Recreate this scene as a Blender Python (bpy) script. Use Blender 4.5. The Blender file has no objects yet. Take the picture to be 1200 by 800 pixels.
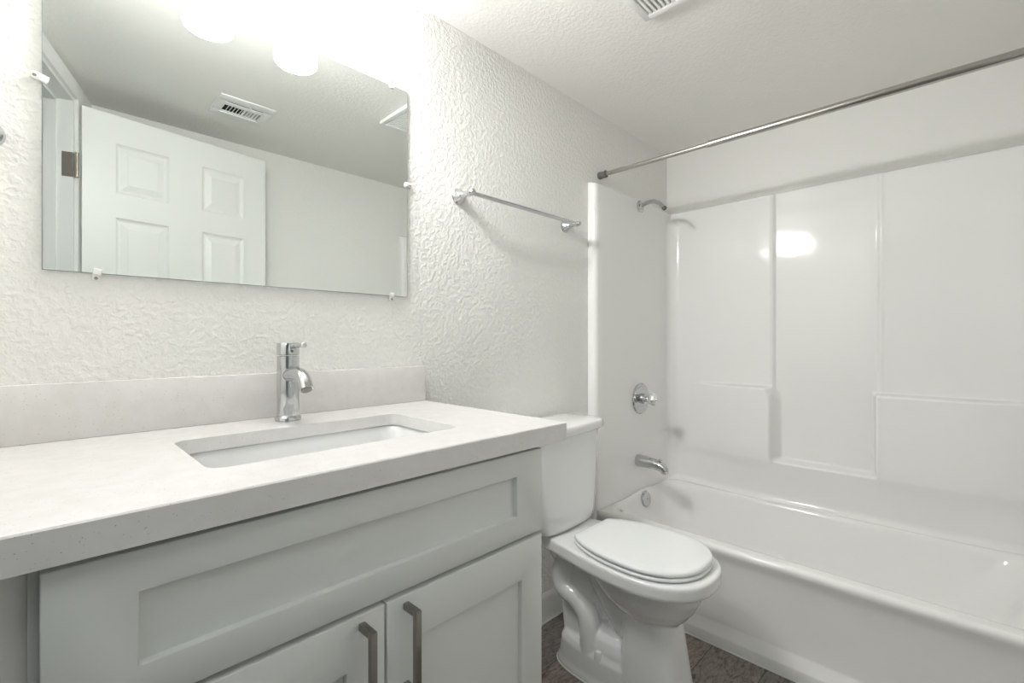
import bpy, bmesh, math, random
from mathutils import Vector, Matrix
random.seed(7)
PI = math.pi
S = bpy.context.scene
COL = S.collection

# ------------------------------------------------------------------ camera
cam_d = bpy.data.cameras.new('camera')
cam_d.sensor_width = 36.0
cam_d.lens = 547.0 / 1200.0 * 36.0
cam_d.clip_start = 0.02
cam_d.shift_y = -2.0 / 1200.0
cam = bpy.data.objects.new('camera', cam_d)
COL.objects.link(cam)
cam.location = (0.0, -1.2, 1.11)
cam.rotation_euler = (PI / 2, 0, math.radians(44.4) - PI / 2)
S.camera = cam

# ------------------------------------------------------------------ world, exposure, light
world = bpy.data.worlds.new('world')
S.world = world
world.use_nodes = True
world.node_tree.nodes['Background'].inputs[0].default_value = (0.75, 0.87, 1.0, 1)
world.node_tree.nodes['Background'].inputs[1].default_value = 0.6
S.view_settings.view_transform = 'Standard'
S.view_settings.look = 'None'
S.view_settings.gamma = 1.0
S.view_settings.use_curve_mapping = False
S.view_settings.exposure = 0.14
S.cycles.max_bounces = 14
S.cycles.diffuse_bounces = 8
S.cycles.glossy_bounces = 6
S.cycles.caustics_reflective = True
S.cycles.caustics_refractive = False
S.cycles.sample_clamp_indirect = 8.0
SHADE_EMIT = 52.0        # the two frosted shades of the vanity light
HALL_WATTS = 9.0
SPOT_WATTS = 4.0         # added fill spot in front of each shade        # the hallway light is added fill too

hl = bpy.data.lights.new('hallway_fill', 'AREA')  # added fill light in the unseen hallway, lifts the cabinet and counter fronts
hl.shape = 'RECTANGLE'; hl.size = 0.7; hl.size_y = 0.7
hl.energy = HALL_WATTS
hl.color = (0.93, 0.97, 1.0)
hlo = bpy.data.objects.new('hallway_fill', hl)
hlo.location = (-0.75, -1.35, 2.36)
hlo.rotation_euler = (0, math.radians(-20), 0)
COL.objects.link(hlo)

# ------------------------------------------------------------------ materials
def mat(name, col, rough=0.5, metal=0.0, spec=0.5, coat=0.0, coat_rough=0.05, emit=None, es=0.0):
    m = bpy.data.materials.new(name)
    m.use_nodes = True
    b = m.node_tree.nodes['Principled BSDF']
    b.inputs['Base Color'].default_value = (*col, 1)
    b.inputs['Roughness'].default_value = rough
    b.inputs['Metallic'].default_value = metal
    b.inputs['Specular IOR Level'].default_value = spec
    b.inputs['Coat Weight'].default_value = coat
    b.inputs['Coat Roughness'].default_value = coat_rough
    if emit:
        b.inputs['Emission Color'].default_value = (*emit, 1)
        b.inputs['Emission Strength'].default_value = es
    return m

def nt(m):
    return m.node_tree, m.node_tree.nodes['Principled BSDF']

def texco(t, scale=(1, 1, 1)):
    tc = t.nodes.new('ShaderNodeTexCoord')
    mp = t.nodes.new('ShaderNodeMapping')
    mp.inputs['Scale'].default_value = scale
    t.links.new(tc.outputs['Object'], mp.inputs['Vector'])
    return mp.outputs['Vector']

def noise(t, vec, scale, detail=2.0, rough=0.5, dist=0.0):
    n = t.nodes.new('ShaderNodeTexNoise')
    n.inputs['Scale'].default_value = scale
    n.inputs['Detail'].default_value = detail
    n.inputs['Roughness'].default_value = rough
    n.inputs['Distortion'].default_value = dist
    t.links.new(vec, n.inputs['Vector'])
    return n.outputs['Fac']

def ramp(t, fac, stops):
    r = t.nodes.new('ShaderNodeValToRGB')
    el = r.color_ramp.elements
    while len(el) < len(stops):
        el.new(0.5)
    for e, (p, c) in zip(el, stops):
        e.position = p
        e.color = (*c, 1) if len(c) == 3 else c
    t.links.new(fac, r.inputs['Fac'])
    return r.outputs['Color']

def bump(t, b, height, strength, dist):
    n = t.nodes.new('ShaderNodeBump')
    n.inputs['Strength'].default_value = strength
    n.inputs['Distance'].default_value = dist
    t.links.new(height, n.inputs['Height'])
    t.links.new(n.outputs['Normal'], b.inputs['Normal'])

def wall_mat(name, col, strength, rough=0.45, scale=75, dist=0.004):
    m = mat(name, col, rough, spec=0.4)
    t, b = nt(m)
    v = texco(t)
    n = noise(t, v, scale, 2.5, 0.55, 0.25)
    h = ramp(t, n, [(0.42, (0, 0, 0)), (0.62, (1, 1, 1))])
    bump(t, b, h, strength, dist)
    return m

M = {}
M['wall'] = wall_mat('textured_wall_paint', (0.80, 0.797, 0.772), 0.36)
M['wall_soft'] = wall_mat('plain_wall_paint', (0.80, 0.797, 0.772), 0.10, scale=45)
M['ceiling'] = wall_mat('ceiling_paint', (0.85, 0.842, 0.81), 0.16, scale=90)
M['trim'] = mat('white_trim_paint', (0.80, 0.81, 0.79), 0.3)
M['door'] = mat('white_door_paint', (0.82, 0.83, 0.81), 0.35)
M['cabinet'] = mat('pale_grey_cabinet_paint', (0.70, 0.725, 0.70), 0.32)
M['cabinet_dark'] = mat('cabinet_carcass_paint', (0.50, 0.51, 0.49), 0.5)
M['ceramic'] = mat('white_glazed_ceramic', (0.80, 0.81, 0.81), 0.10, coat=0.6, coat_rough=0.03)
M['seat'] = mat('white_seat_plastic', (0.82, 0.84, 0.84), 0.16)
M['fiberglass'] = mat('white_glossy_fiberglass', (0.83, 0.83, 0.82), 0.09, spec=0.25, coat=0.35, coat_rough=0.02)
M['chrome'] = mat('polished_chrome', (0.58, 0.59, 0.60), 0.07, metal=1.0)
M['satin'] = mat('satin_stainless_steel', (0.50, 0.48, 0.45), 0.22, metal=1.0)
M['rubber'] = mat('dark_rubber', (0.12, 0.125, 0.115), 0.6)
M['pull'] = mat('brushed_nickel_pull', (0.30, 0.285, 0.26), 0.36, metal=1.0)
M['bronze'] = mat('aged_hinge_metal', (0.36, 0.32, 0.28), 0.4, metal=0.9)
M['dark'] = mat('dark_void', (0.015, 0.015, 0.015), 0.8)
M['mirror'] = mat('silvered_glass', (0.80, 0.835, 0.815), 0.0, metal=1.0)
M['glass_edge'] = mat('mirror_edge', (0.35, 0.42, 0.40), 0.2)
M['clip'] = mat('clear_plastic_clip', (0.80, 0.80, 0.78), 0.15)
M['shade'] = mat('frosted_lit_glass', (0.9, 0.9, 0.9), 0.4, emit=(1.0, 0.99, 0.975), es=SHADE_EMIT)
M['caulk'] = mat('white_caulk', (0.82, 0.82, 0.80), 0.4)
M['vent'] = mat('white_enamel_vent', (0.82, 0.83, 0.81), 0.35)
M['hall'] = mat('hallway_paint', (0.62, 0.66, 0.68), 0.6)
M['knob'] = mat('faceted_clear_knob', (0.80, 0.82, 0.82), 0.06, metal=0.75)

m = mat('speckled_quartz', (0.80, 0.79, 0.775), 0.16, spec=0.5)
t, b = nt(m)
v = texco(t)
vo = t.nodes.new('ShaderNodeTexVoronoi'); vo.inputs['Scale'].default_value = 230
t.links.new(v, vo.inputs['Vector'])
sp = ramp(t, vo.outputs['Distance'], [(0.10, (1, 1, 1)), (0.20, (0, 0, 0))])
pick = ramp(t, noise(t, v, 190, 1.0), [(0.53, (0, 0, 0)), (0.60, (1, 1, 1))])
mul = t.nodes.new('ShaderNodeMath'); mul.operation = 'MULTIPLY'
t.links.new(sp, mul.inputs[0]); t.links.new(pick, mul.inputs[1])
base = ramp(t, noise(t, v, 35, 4.0), [(0.35, (0.705, 0.692, 0.678)), (0.65, (0.74, 0.73, 0.722))])
mx = t.nodes.new('ShaderNodeMixRGB')
mx.inputs['Color2'].default_value = (0.42, 0.37, 0.33, 1)
t.links.new(mul.outputs[0], mx.inputs['Fac']); t.links.new(base, mx.inputs['Color1'])
t.links.new(mx.outputs[0], b.inputs['Base Color'])
M['quartz'] = m

m = mat('grey_brown_vinyl_planks', (0.15, 0.13, 0.115), 0.42)
t, b = nt(m)
v = texco(t)
br = t.nodes.new('ShaderNodeTexBrick')
br.offset = 0.37
br.inputs['Scale'].default_value = 1.0
br.inputs['Brick Width'].default_value = 0.92
br.inputs['Row Height'].default_value = 0.178
br.inputs['Mortar Size'].default_value = 0.0011
br.inputs['Color1'].default_value = (0.0, 0.0, 0.0, 1)
br.inputs['Color2'].default_value = (1, 1, 1, 1)
br.inputs['Mortar'].default_value = (0.5, 0.5, 0.5, 1)
t.links.new(v, br.inputs['Vector'])
vv = texco(t, (4.0, 10.0, 1.0))
g1 = noise(t, vv, 2.6, 7.0, 0.66, 3.0)
vv2 = texco(t, (12.0, 60.0, 1.0))
g2 = noise(t, vv2, 2.0, 4.0, 0.7, 1.0)
grain = ramp(t, g1, [(0.28, (0.045, 0.038, 0.033)), (0.44, (0.18, 0.152, 0.130)), (0.56, (0.30, 0.265, 0.235)), (0.66, (0.16, 0.142, 0.13)), (0.78, (0.26, 0.24, 0.22))])
g2c = ramp(t, g2, [(0.3, (0.5, 0.5, 0.5)), (0.6, (1, 1, 1))])
m1 = t.nodes.new('ShaderNodeMixRGB'); m1.blend_type = 'MULTIPLY'; m1.inputs['Fac'].default_value = 0.8
t.links.new(grain, m1.inputs['Color1']); t.links.new(g2c, m1.inputs['Color2'])
pc = ramp(t, br.outputs['Color'], [(0.0, (0.80, 0.84, 0.90)), (1.0, (1.28, 1.22, 1.16))])
m2 = t.nodes.new('ShaderNodeMixRGB'); m2.blend_type = 'MULTIPLY'; m2.inputs['Fac'].default_value = 1.0
t.links.new(m1.outputs[0], m2.inputs['Color1']); t.links.new(pc, m2.inputs['Color2'])
m3 = t.nodes.new('ShaderNodeMixRGB'); m3.inputs['Color2'].default_value = (0.02, 0.018, 0.016, 1)
t.links.new(br.outputs['Fac'], m3.inputs['Fac']); t.links.new(m2.outputs[0], m3.inputs['Color1'])
t.links.new(m3.outputs[0], b.inputs['Base Color'])
bump(t, b, g2, 0.15, 0.001)
M['floor'] = m

# ------------------------------------------------------------------ mesh helpers
def V(*a): return Vector(a)

def add_box(bm, lo, hi, bev=0.0, seg=2, mtx=None, vert_only=False):
    lo = Vector(lo); hi = Vector(hi)
    r = bmesh.ops.create_cube(bm, size=1.0)
    vs = r['verts']
    c = (lo + hi) / 2; d = hi - lo
    for q in vs:
        q.co = Vector((q.co.x * d.x + c.x, q.co.y * d.y + c.y, q.co.z * d.z + c.z))
    if bev > 0:
        es = list({e for q in vs for e in q.link_edges})
        if vert_only:
            es = [e for e in es if abs(e.verts[0].co.z - e.verts[1].co.z) > 1e-6]
        rr = bmesh.ops.bevel(bm, geom=es, offset=bev, segments=seg, profile=0.5, affect='EDGES', clamp_overlap=True)
        vs = list({w for f in rr['faces'] for w in f.verts} | {q for q in vs if q.is_valid})
    if mtx is not None:
        # move every vertex of this island
        seen = set(); st = [q for q in vs if q.is_valid]
        while st:
            q = st.pop()
            if q in seen: continue
            seen.add(q)
            for e in q.link_edges:
                st.append(e.other_vert(q))
        for q in seen: q.co = mtx @ q.co
    return bm

def frame(d):
    d = Vector(d).normalized()
    up = Vector((0, 0, 1)) if abs(d.z) < 0.9 else Vector((1, 0, 0))
    a = d.cross(up).normalized(); b2 = a.cross(d).normalized()
    return a, b2

def add_rings(bm, rings, cap0=True, cap1=True, closed=True):
    vr = [[bm.verts.new(p) for p in r] for r in rings]
    n = len(vr[0])
    for i in range(len(vr) - 1):
        for k in range(n if closed else n - 1):
            k2 = (k + 1) % n
            try: bm.faces.new((vr[i][k], vr[i][k2], vr[i + 1][k2], vr[i + 1][k]))
            except ValueError: pass
    if cap0: bm.faces.new(list(reversed(vr[0])))
    if cap1: bm.faces.new(vr[-1])
    return vr

def add_lathe(bm, origin, axis, prof, seg=32, cap0=True, cap1=True):
    """prof: list of (distance along the axis, radius)"""
    o = Vector(origin); d = Vector(axis).normalized(); a, b2 = frame(d)
    rings = []
    for h, r in prof:
        r = max(r, 1e-5)
        rings.append([o + d * h + a * (r * math.cos(2 * PI * k / seg)) + b2 * (r * math.sin(2 * PI * k / seg)) for k in range(seg)])
    add_rings(bm, rings, cap0, cap1)

def catmull(pts, n=8):
    P = [Vector(p) for p in pts]
    P = [P[0] * 2 - P[1]] + P + [P[-1] * 2 - P[-2]]
    out = []
    for i in range(1, len(P) - 2):
        for k in range(n):
            s = k / n
            p0, p1, p2, p3 = P[i - 1], P[i], P[i + 1], P[i + 2]
            out.append(0.5 * ((2 * p1) + (-p0 + p2) * s + (2 * p0 - 5 * p1 + 4 * p2 - p3) * s * s + (-p0 + 3 * p1 - 3 * p2 + p3) * s ** 3))
    out.append(P[-2].copy())
    return out

def add_tube(bm, pts, rad, seg=20, smooth=0, flat=(1, 1)):
    if smooth:
        n0 = len(pts)
        if isinstance(rad, (list, tuple)):
            rr = []
            for i in range(n0 - 1):
                for k in range(smooth): rr.append(rad[i] + (rad[i + 1] - rad[i]) * k / smooth)
            rr.append(rad[-1]); rad = rr
        pts = catmull(pts, smooth)
    pts = [Vector(p) for p in pts]
    if not isinstance(rad, (list, tuple)): rad = [rad] * len(pts)
    t0 = (pts[1] - pts[0]).normalized()
    a, b2 = frame(t0)
    rings = []
    for i, p in enumerate(pts):
        if i == 0: tg = t0
        elif i == len(pts) - 1: tg = (pts[-1] - pts[-2]).normalized()
        else: tg = ((pts[i + 1] - p).normalized() + (p - pts[i - 1]).normalized()).normalized()
        a = (a - tg * a.dot(tg)).normalized(); b2 = tg.cross(a).normalized()
        rings.append([p + a * (rad[i] * flat[0] * math.cos(2 * PI * k / seg)) + b2 * (rad[i] * flat[1] * math.sin(2 * PI * k / seg)) for k in range(seg)])
    add_rings(bm, rings)

def finish(name, bm, material, parent=None, angle=35, smooth=True):
    bmesh.ops.recalc_face_normals(bm, faces=bm.faces)
    me = bpy.data.meshes.new(name)
    bm.to_mesh(me); bm.free()
    if smooth:
        me.shade_smooth()
        me.set_sharp_from_angle(angle=math.radians(angle))
    me.materials.append(M[material] if isinstance(material, str) else material)
    o = bpy.data.objects.new(name, me)
    COL.objects.link(o)
    if parent is not None:
        o.parent = parent
        bpy.context.view_layer.update()
        o.matrix_parent_inverse = Matrix.Translation(-PLOC(parent))
    return o

def PLOC(o):
    p = Vector(o.location) if o.type == 'EMPTY' or o.location.length else Vector((0, 0, 0))
    return p

def thing(name, label, cat, loc=(0, 0, 0), group=None):
    o = bpy.data.objects.new(name, None)
    o.empty_display_size = 0.05
    COL.objects.link(o)
    o.location = loc
    o['label'] = label; o['category'] = cat
    if group: o['group'] = group
    return o

def tag(o, label, cat, group=None):
    o['label'] = label; o['category'] = cat
    if group: o['group'] = group
    return o

def struct(name, bm, material, parent=None, **k):
    o = finish(name, bm, material, parent, **k)
    o['kind'] = 'structure'
    return o

def NB(): return bmesh.new()

def quad_box(bm, pts2, z0, z1):
    """vertical prism over a plan polygon"""
    add_rings(bm, [[V(x, y, z0) for x, y in pts2], [V(x, y, z1) for x, y in pts2]])

def rrect(x0, x1, y0, y1, r, n=8):
    out = []
    for cx, cy, a0 in ((x1 - r, y1 - r, 0), (x0 + r, y1 - r, 90), (x0 + r, y0 + r, 180), (x1 - r, y0 + r, 270)):
        for k in range(n + 1):
            a = math.radians(a0 + 90 * k / n)
            out.append((cx + r * math.cos(a), cy + r * math.sin(a)))
    return out

# ------------------------------------------------------------------ room
CZ = 2.13          # ceiling height
XR = 2.455         # right wall
YB = -1.535        # wall behind the camera

bm = NB(); add_box(bm, (-2.0, -2.9, -0.06), (XR + 0.1, 0.1, 0.0)); struct('floor', bm, 'floor', smooth=False)
bm = NB(); add_box(bm, (-0.40, -1.75, CZ), (XR + 0.1, 0.1, CZ + 0.08)); struct('ceiling', bm, 'ceiling', smooth=False)
bm = NB(); add_box(bm, (-0.45, 0.0, 0.0), (XR + 0.1, 0.1, CZ)); struct('wall_far', bm, 'wall', smooth=False)
bm = NB(); add_box(bm, (XR, YB - 0.1, 0.0), (XR + 0.1, 0.0, CZ)); struct('wall_right', bm, 'wall_soft', smooth=False)
bm = NB(); add_box(bm, (0.105, YB - 0.1, 0.0), (XR, YB, CZ)); struct('wall_near', bm, 'wall_soft', smooth=False)

bm = NB(); add_box(bm, (-0.16, -0.500, 0.0), (-0.0065, -0.470, 0.885)); struct('wall_filler', bm, 'wall_soft', smooth=False)
# the entry wall runs at a slant past the camera, with the doorway in it
A = V(0.100, -1.300, 0); dW = V(-0.29, 0.957, 0).normalized(); nW = V(-dW.y, dW.x, 0)   # nW points out of the bathroom
TH = 0.105
def W(s, o, z): 
    p = A + dW * s + nW * o
    return V(p.x, p.y, z)
def slab(bm, s0, s1, o0, o1, z0, z1):
    add_rings(bm, [[W(s0, o0, z0), W(s1, o0, z0), W(s1, o1, z0), W(s0, o1, z0)],
                   [W(s0, o0, z1), W(s1, o0, z1), W(s1, o1, z1), W(s0, o1, z1)]])
bm = NB()
slab(bm, -0.245, -0.018, 0, TH, 0, CZ)
slab(bm, 0.738, 1.36, 0, TH, 0, CZ)
slab(bm, -0.018, 0.738, 0, TH, 2.055, CZ)
struct('wall_left', bm, 'wall_soft', smooth=False)
# door frame: two jambs, a head, stops and casings
bm = NB()
slab(bm, -0.018, 0.0, -0.004, TH + 0.004, 0, 2.037)
slab(bm, 0.72, 0.738, -0.004, TH + 0.004, 0, 2.037)
slab(bm, -0.018, 0.738, -0.004, TH + 0.004, 2.037, 2.055)
slab(bm, 0.0, 0.011, 0.045, 0.080, 0, 2.037)
slab(bm, 0.709, 0.72, 0.045, 0.080, 0, 2.037)
slab(bm, 0.0, 0.72, 0.045, 0.080, 2.026, 2.037)
struct('trim_1', bm, 'trim', smooth=False)
bm = NB()
slab(bm, -0.068, -0.010, -0.016, -0.0045, 0, 2.11)
slab(bm, 0.728, 0.788, -0.016, -0.0045, 0, 2.11)
slab(bm, -0.010, 0.728, -0.016, -0.0045, 2.050, 2.11)
slab(bm, -0.068, -0.010, TH + 0.0045, TH + 0.016, 0, 2.11)
slab(bm, 0.728, 0.788, TH + 0.0045, TH + 0.016, 0, 2.11)
slab(bm, -0.010, 0.728, TH + 0.0045, TH + 0.016, 2.050, 2.11)
struct('trim_2', bm, 'trim', smooth=False)

# hallway beyond the doorway
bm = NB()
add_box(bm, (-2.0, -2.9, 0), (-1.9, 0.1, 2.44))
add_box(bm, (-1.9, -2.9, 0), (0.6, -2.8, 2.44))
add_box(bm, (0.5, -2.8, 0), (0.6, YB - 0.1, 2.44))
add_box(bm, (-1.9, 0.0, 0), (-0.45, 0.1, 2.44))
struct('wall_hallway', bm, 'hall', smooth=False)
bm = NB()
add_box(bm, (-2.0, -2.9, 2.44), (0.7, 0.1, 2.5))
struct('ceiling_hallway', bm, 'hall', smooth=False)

# door leaf, open against the wall behind the camera
H = V(0.128, -1.300, 0); L2 = V(0.832, -1.410, 0); dD = (L2 - H).normalized(); nD = V(-dD.y, dD.x, 0)   # nD faces the mirror wall
LEN = 0.711; DT = 0.035
door = None
def D(s, o, z):
    p = H + dD * s + nD * o
    return V(p.x, p.y, z)
def dbox(bm, s0, s1, o0, o1, z0, z1):
    add_rings(bm, [[D(s0, o0, z0), D(s1, o0, z0), D(s1, o1, z0), D(s0, o1, z0)],
                   [D(s0, o0, z1), D(s1, o0, z1), D(s1, o1, z1), D(s0, o1, z1)]])
panels = []
for s0, s1 in ((0.104, 0.290), (0.420, 0.606)):
    for z0, z1 in ((1.712, 1.917), (0.93, 1.612), (0.24, 0.80)):
        panels.append((s0, s1, z0, z1))
bm = NB()
ss = sorted({0, LEN} | {p[0] for p in panels} | {p[1] for p in panels})
zs = sorted({0.012, 2.03} | {p[2] for p in panels} | {p[3] for p in panels})
ispan = lambda s, z: any(p[0] < s < p[1] and p[2] < z < p[3] for p in panels)
for i in range(len(ss) - 1):
    for j in range(len(zs) - 1):
        if not ispan((ss[i] + ss[i + 1]) / 2, (zs[j] + zs[j + 1]) / 2):
            bm.faces.new([bm.verts.new(D(s, 0, z)) for s, z in ((ss[i], zs[j]), (ss[i + 1], zs[j]), (ss[i + 1], zs[j + 1]), (ss[i], zs[j + 1]))])
for s0, s1, z0, z1 in panels:                   # moulded raised panels
    rr = [(0, 0), (0.006, -0.006), (0.012, -0.009), (0.018, -0.009), (0.038, -0.003), (0.041, -0.0015)]
    loops = [[bm.verts.new(D(s, o, z)) for s, z in ((s0 + i, z0 + i), (s1 - i, z0 + i), (s1 - i, z1 - i), (s0 + i, z1 - i))] for i, o in rr]
    for a_, b_ in zip(loops, loops[1:]):
        for k in range(4):
            bm.faces.new((a_[k], a_[(k + 1) % 4], b_[(k + 1) % 4], b_[k]))
    bm.faces.new(loops[-1])
dbk = [D(0, 0, 0.012), D(LEN, 0, 0.012), D(LEN, -DT, 0.012), D(0, -DT, 0.012)]
dtk = [D(0, 0, 2.03), D(LEN, 0, 2.03), D(LEN, -DT, 2.03), D(0, -DT, 2.03)]
b4 = [bm.verts.new(p) for p in dbk]; t4 = [bm.verts.new(p) for p in dtk]
bm.faces.new(b4); bm.faces.new(t4)
for k in (1, 2, 3): bm.faces.new((b4[k], b4[(k + 1) % 4], t4[(k + 1) % 4], t4[k]))
bmesh.ops.remove_doubles(bm, verts=bm.verts, dist=1e-5)
door = struct('door_1', bm, 'door', smooth=False)
for z0 in (0.25, 1.06, 1.742):
    bm = NB()
    # jamb leaf lies on the jamb, the knuckle stands at the corner
    add_rings(bm, [[W(0.0015, -0.004, z0), W(0.0015, 0.030, z0 + 0.0), W(0.0005, 0.030, z0), W(0.0005, -0.004, z0)],
                   [W(0.0015, -0.004, z0 + 0.095), W(0.0015, 0.030, z0 + 0.095), W(0.0005, 0.030, z0 + 0.095), W(0.0005, -0.004, z0 + 0.095)]])
    add_lathe(bm, (0.113, -1.293, z0), (0, 0, 1), [(0, 0.007), (0.095, 0.007)], 14)
    finish('hinge', bm, 'bronze', door)
bm = NB()
for sgn, o0 in ((1, 0.0), (-1, -DT)):
    q0 = D(LEN - 0.06, o0, 0.96); ax = nD * sgn
    add_lathe(bm, q0, ax, [(0, 0.032), (0.006, 0.032), (0.010, 0.014), (0.022, 0.012), (0.030, 0.022), (0.042, 0.027), (0.052, 0.022), (0.056, 0.001)], 24)
finish('door_knob', bm, 'satin', door)

# baseboards
bm = NB()
prof = [(0.0, 0.0), (0.012, 0.0), (0.012, 0.090), (0.008, 0.105), (0.003, 0.112), (0.0, 0.112)]
def base_run(bm, p0, p1, n):
    add_rings(bm, [[V(p[0] + n[0] * a_, p[1] + n[1] * a_, z_) for a_, z_ in prof] for p in (p0, p1)])
base_run(bm, (0.784, -0.0002), (1.694, -0.0002), (0, -1))
o = struct('baseboard_far', bm, 'trim')
bm = NB(); add_box(bm, (0.784, -0.0165, 0.0), (1.694, -0.0125, 0.004)); struct('trim_3', bm, 'caulk')
bm = NB(); base_run(bm, (0.16, YB + 0.0002), (1.694, YB + 0.0002), (0, 1)); struct('baseboard_near', bm, 'trim')

# ------------------------------------------------------------------ tub
tub = thing('bathtub', 'white glossy one-piece bathtub with moulded shower walls and soap ledges, under the rod', 'bathtub', (2.08, -0.77, 0))
RZ = 0.365
XI = 2.420; YF = -0.042; YN = YB + 0.042
# apron: a long moulded skirt with a ledge near the floor
pf = [(1.7265, 0.001), (1.7265, 0.036), (1.729, 0.041), (1.750, 0.070), (1.752, 0.078), (1.749, 0.16), (1.745, 0.24), (1.739, 0.300), (1.731, 0.325),
      (1.7235, 0.340), (1.7215, 0.350), (1.7225, 0.356), (1.7250, 0.3605), (1.729, 0.3635)]
bm = NB()
rings = []
for k in range(41):
    y = -0.003 + (YB + 0.006) * k / 40
    rings.append([V(x, y, z) for x, z in pf])
add_rings(bm, rings, False, False, closed=False)
finish('apron', bm, 'fiberglass', tub, angle=80)
# basin: rings run from the rim down to the floor of the tub
def tub_ring(ix0, ix1, iyf, iyn, r, z, arch=0.0):
    pts = rrect(1.729 + ix0, XI - ix1, YN + iyn, YF - iyf, r, 10)
    # insert extra points along the straight runs
    out = []
    n = len(pts)
    for i in range(n):
        p, q = pts[i], pts[(i + 1) % n]
        d = math.hypot(q[0] - p[0], q[1] - p[1])
        m_ = 16 if (i % 11) == 10 else 1
        for k in range(m_): out.append((p[0] + (q[0] - p[0]) * k / m_, p[1] + (q[1] - p[1]) * k / m_))
    res = []
    for x, y in out:
        zz = z
        if arch and y > YF - iyf - 0.06: zz += arch * math.exp(-((x - 2.08) / 0.105) ** 4)
        res.append(V(x, y, zz))
    return res
bm = NB()
R_ = [(0, 0, 0, 0, 0.003, RZ - 0.0015, 0), (0.005, 0.003, 0.003, 0.003, 0.004, RZ, 0), (0.010, 0.006, 0.004, 0.006, 0.006, RZ + 0.0003, 0), (0.044, 0.044, 0.006, 0.03, 0.06, RZ, 0.006), (0.054, 0.050, 0.010, 0.075, 0.08, RZ - 0.002, 0.014), (0.062, 0.056, 0.016, 0.10, 0.10, RZ - 0.008, 0.016),
      (0.070, 0.062, 0.022, 0.115, 0.115, RZ - 0.022, 0.014), (0.080, 0.070, 0.034, 0.15, 0.12, RZ - 0.07, 0.00), (0.095, 0.085, 0.055, 0.20, 0.13, RZ - 0.15, 0), (0.110, 0.100, 0.080, 0.26, 0.14, RZ - 0.23, 0),
      (0.128, 0.118, 0.105, 0.30, 0.14, RZ - 0.272, 0), (0.160, 0.150, 0.140, 0.34, 0.13, RZ - 0.290, 0), (0.21, 0.20, 0.22, 0.42, 0.10, RZ - 0.296, 0)]
add_rings(bm, [tub_ring(*r) for r in R_], False, True)
o = finish('basin', bm, 'fiberglass', tub, angle=80)
md = o.modifiers.new('round', 'SUBSURF'); md.levels = 2; md.render_levels = 2
# overflow plate and drain
bm = NB()
add_lathe(bm, (2.086, -0.069, 0.334), (0, -1, 0.2), [(-0.004, 0.030), (0, 0.0375), (0.006, 0.0375), (0.0105, 0.034), (0.012, 0.028), (0.0125, 0.001)], 36)
ov = finish('overflow_plate', bm, 'chrome', tub)
bm = NB()
add_lathe(bm, (2.086, -0.0815, 0.3365), (0, -1, 0.2), [(-0.001, 0.004), (0.0008, 0.0036), (0.0012, 0.0006)], 16)
finish('screw', bm, 'satin', ov)
bm = NB()
add_lathe(bm, (2.08, -0.36, RZ - 0.2965), (0, 0, 1), [(0, 0.034), (0.003, 0.034), (0.004, 0.026), (0.002, 0.024), (0.006, 0.020), (0.007, 0.001)], 32)
finish('drain', bm, 'chrome', tub)
bm = NB()
add_box(bm, (1.7215, -1.530, 0.0005), (1.7255, -0.004, 0.004)); o = finish('caulk_line', bm, 'caulk', tub)

# ------------------------------------------------------------------ surround
sur = tub
TZ = 1.802
def sst(a_, b_, x):
    t_ = min(1, max(0, (x - a_) / (b_ - a_)))
    return t_ * t_ * (3 - 2 * t_)
def grid(bm, us, vs_, fn):
    vv = [[bm.verts.new(fn(u_, v_)) for v_ in vs_] for u_ in us]
    for i in range(len(us) - 1):
        for j in range(len(vs_) - 1):
            bm.faces.new((vv[i][j], vv[i + 1][j], vv[i + 1][j + 1], vv[i][j + 1]))
    return vv
def span(a_, b_, n): return [a_ + (b_ - a_) * k / n for k in range(n + 1)]
NY0, NY1 = -0.560, -0.925     # the notch between the ledges
def refine(lst, marks, w=0.02, n=10):
    o_ = set(round(q, 5) for q in lst)
    for m_ in marks:
        for k in range(n + 1): o_.add(round(m_ - w + 2 * w * k / n, 5))
    return sorted(q for q in o_ if min(lst) <= q <= max(lst))
def depth(y, z):
    """how far the long wall stands out from its base plane"""
    # the lower bulge with ledge tops
    side = sst(-0.12, -0.46, y) * sst(-1.47, -1.16, y)
    up = sst(0.897, 0.880, z)
    low = 0.35 + 0.65 * sst(0.37, 0.62, z)
    w_ = 0.020 + 0.0
    # rounded notch
    zt = 0.558
    ns = 0.024 * sst(0.845, 0.893, z)      # the ledge corner rounds off towards its top
    inn = sst(NY0 + ns + 0.022, NY0 + ns - 0.022, y) * sst(NY1 - 0.014, NY1 + 0.014, y) * sst(zt - 0.010, zt + 0.010, z)
    # ledge shoulder: a round corner where ledge meets notch
    d = 0.062 * side * up * low * (1 - inn)
    # upper panels: the middle panel is set back
    mid = sst(NY0 + 0.014, NY0 + 0.002, y) * sst(NY1 - 0.016, NY1 - 0.002, y)
    hi = sst(0.86, 0.90, z) * sst(TZ - 0.002, TZ - 0.030, z)
    d += 0.009 * (1 - mid) * sst(0.50, 0.56, z) * sst(TZ - 0.006, TZ - 0.020, z) * (sst(-0.02, -0.06, y))
    # raised beads along the panel joints
    d += 0.004 * math.exp(-((y - NY0 - 0.018) / 0.006) ** 2) * hi
    d += 0.004 * math.exp(-((y - NY1 + 0.020) / 0.006) ** 2) * hi
    d += 0.004 * math.exp(-((z - 0.889) / 0.006) ** 2) * side * (1 - mid)
    return d
CR = 0.055
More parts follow.
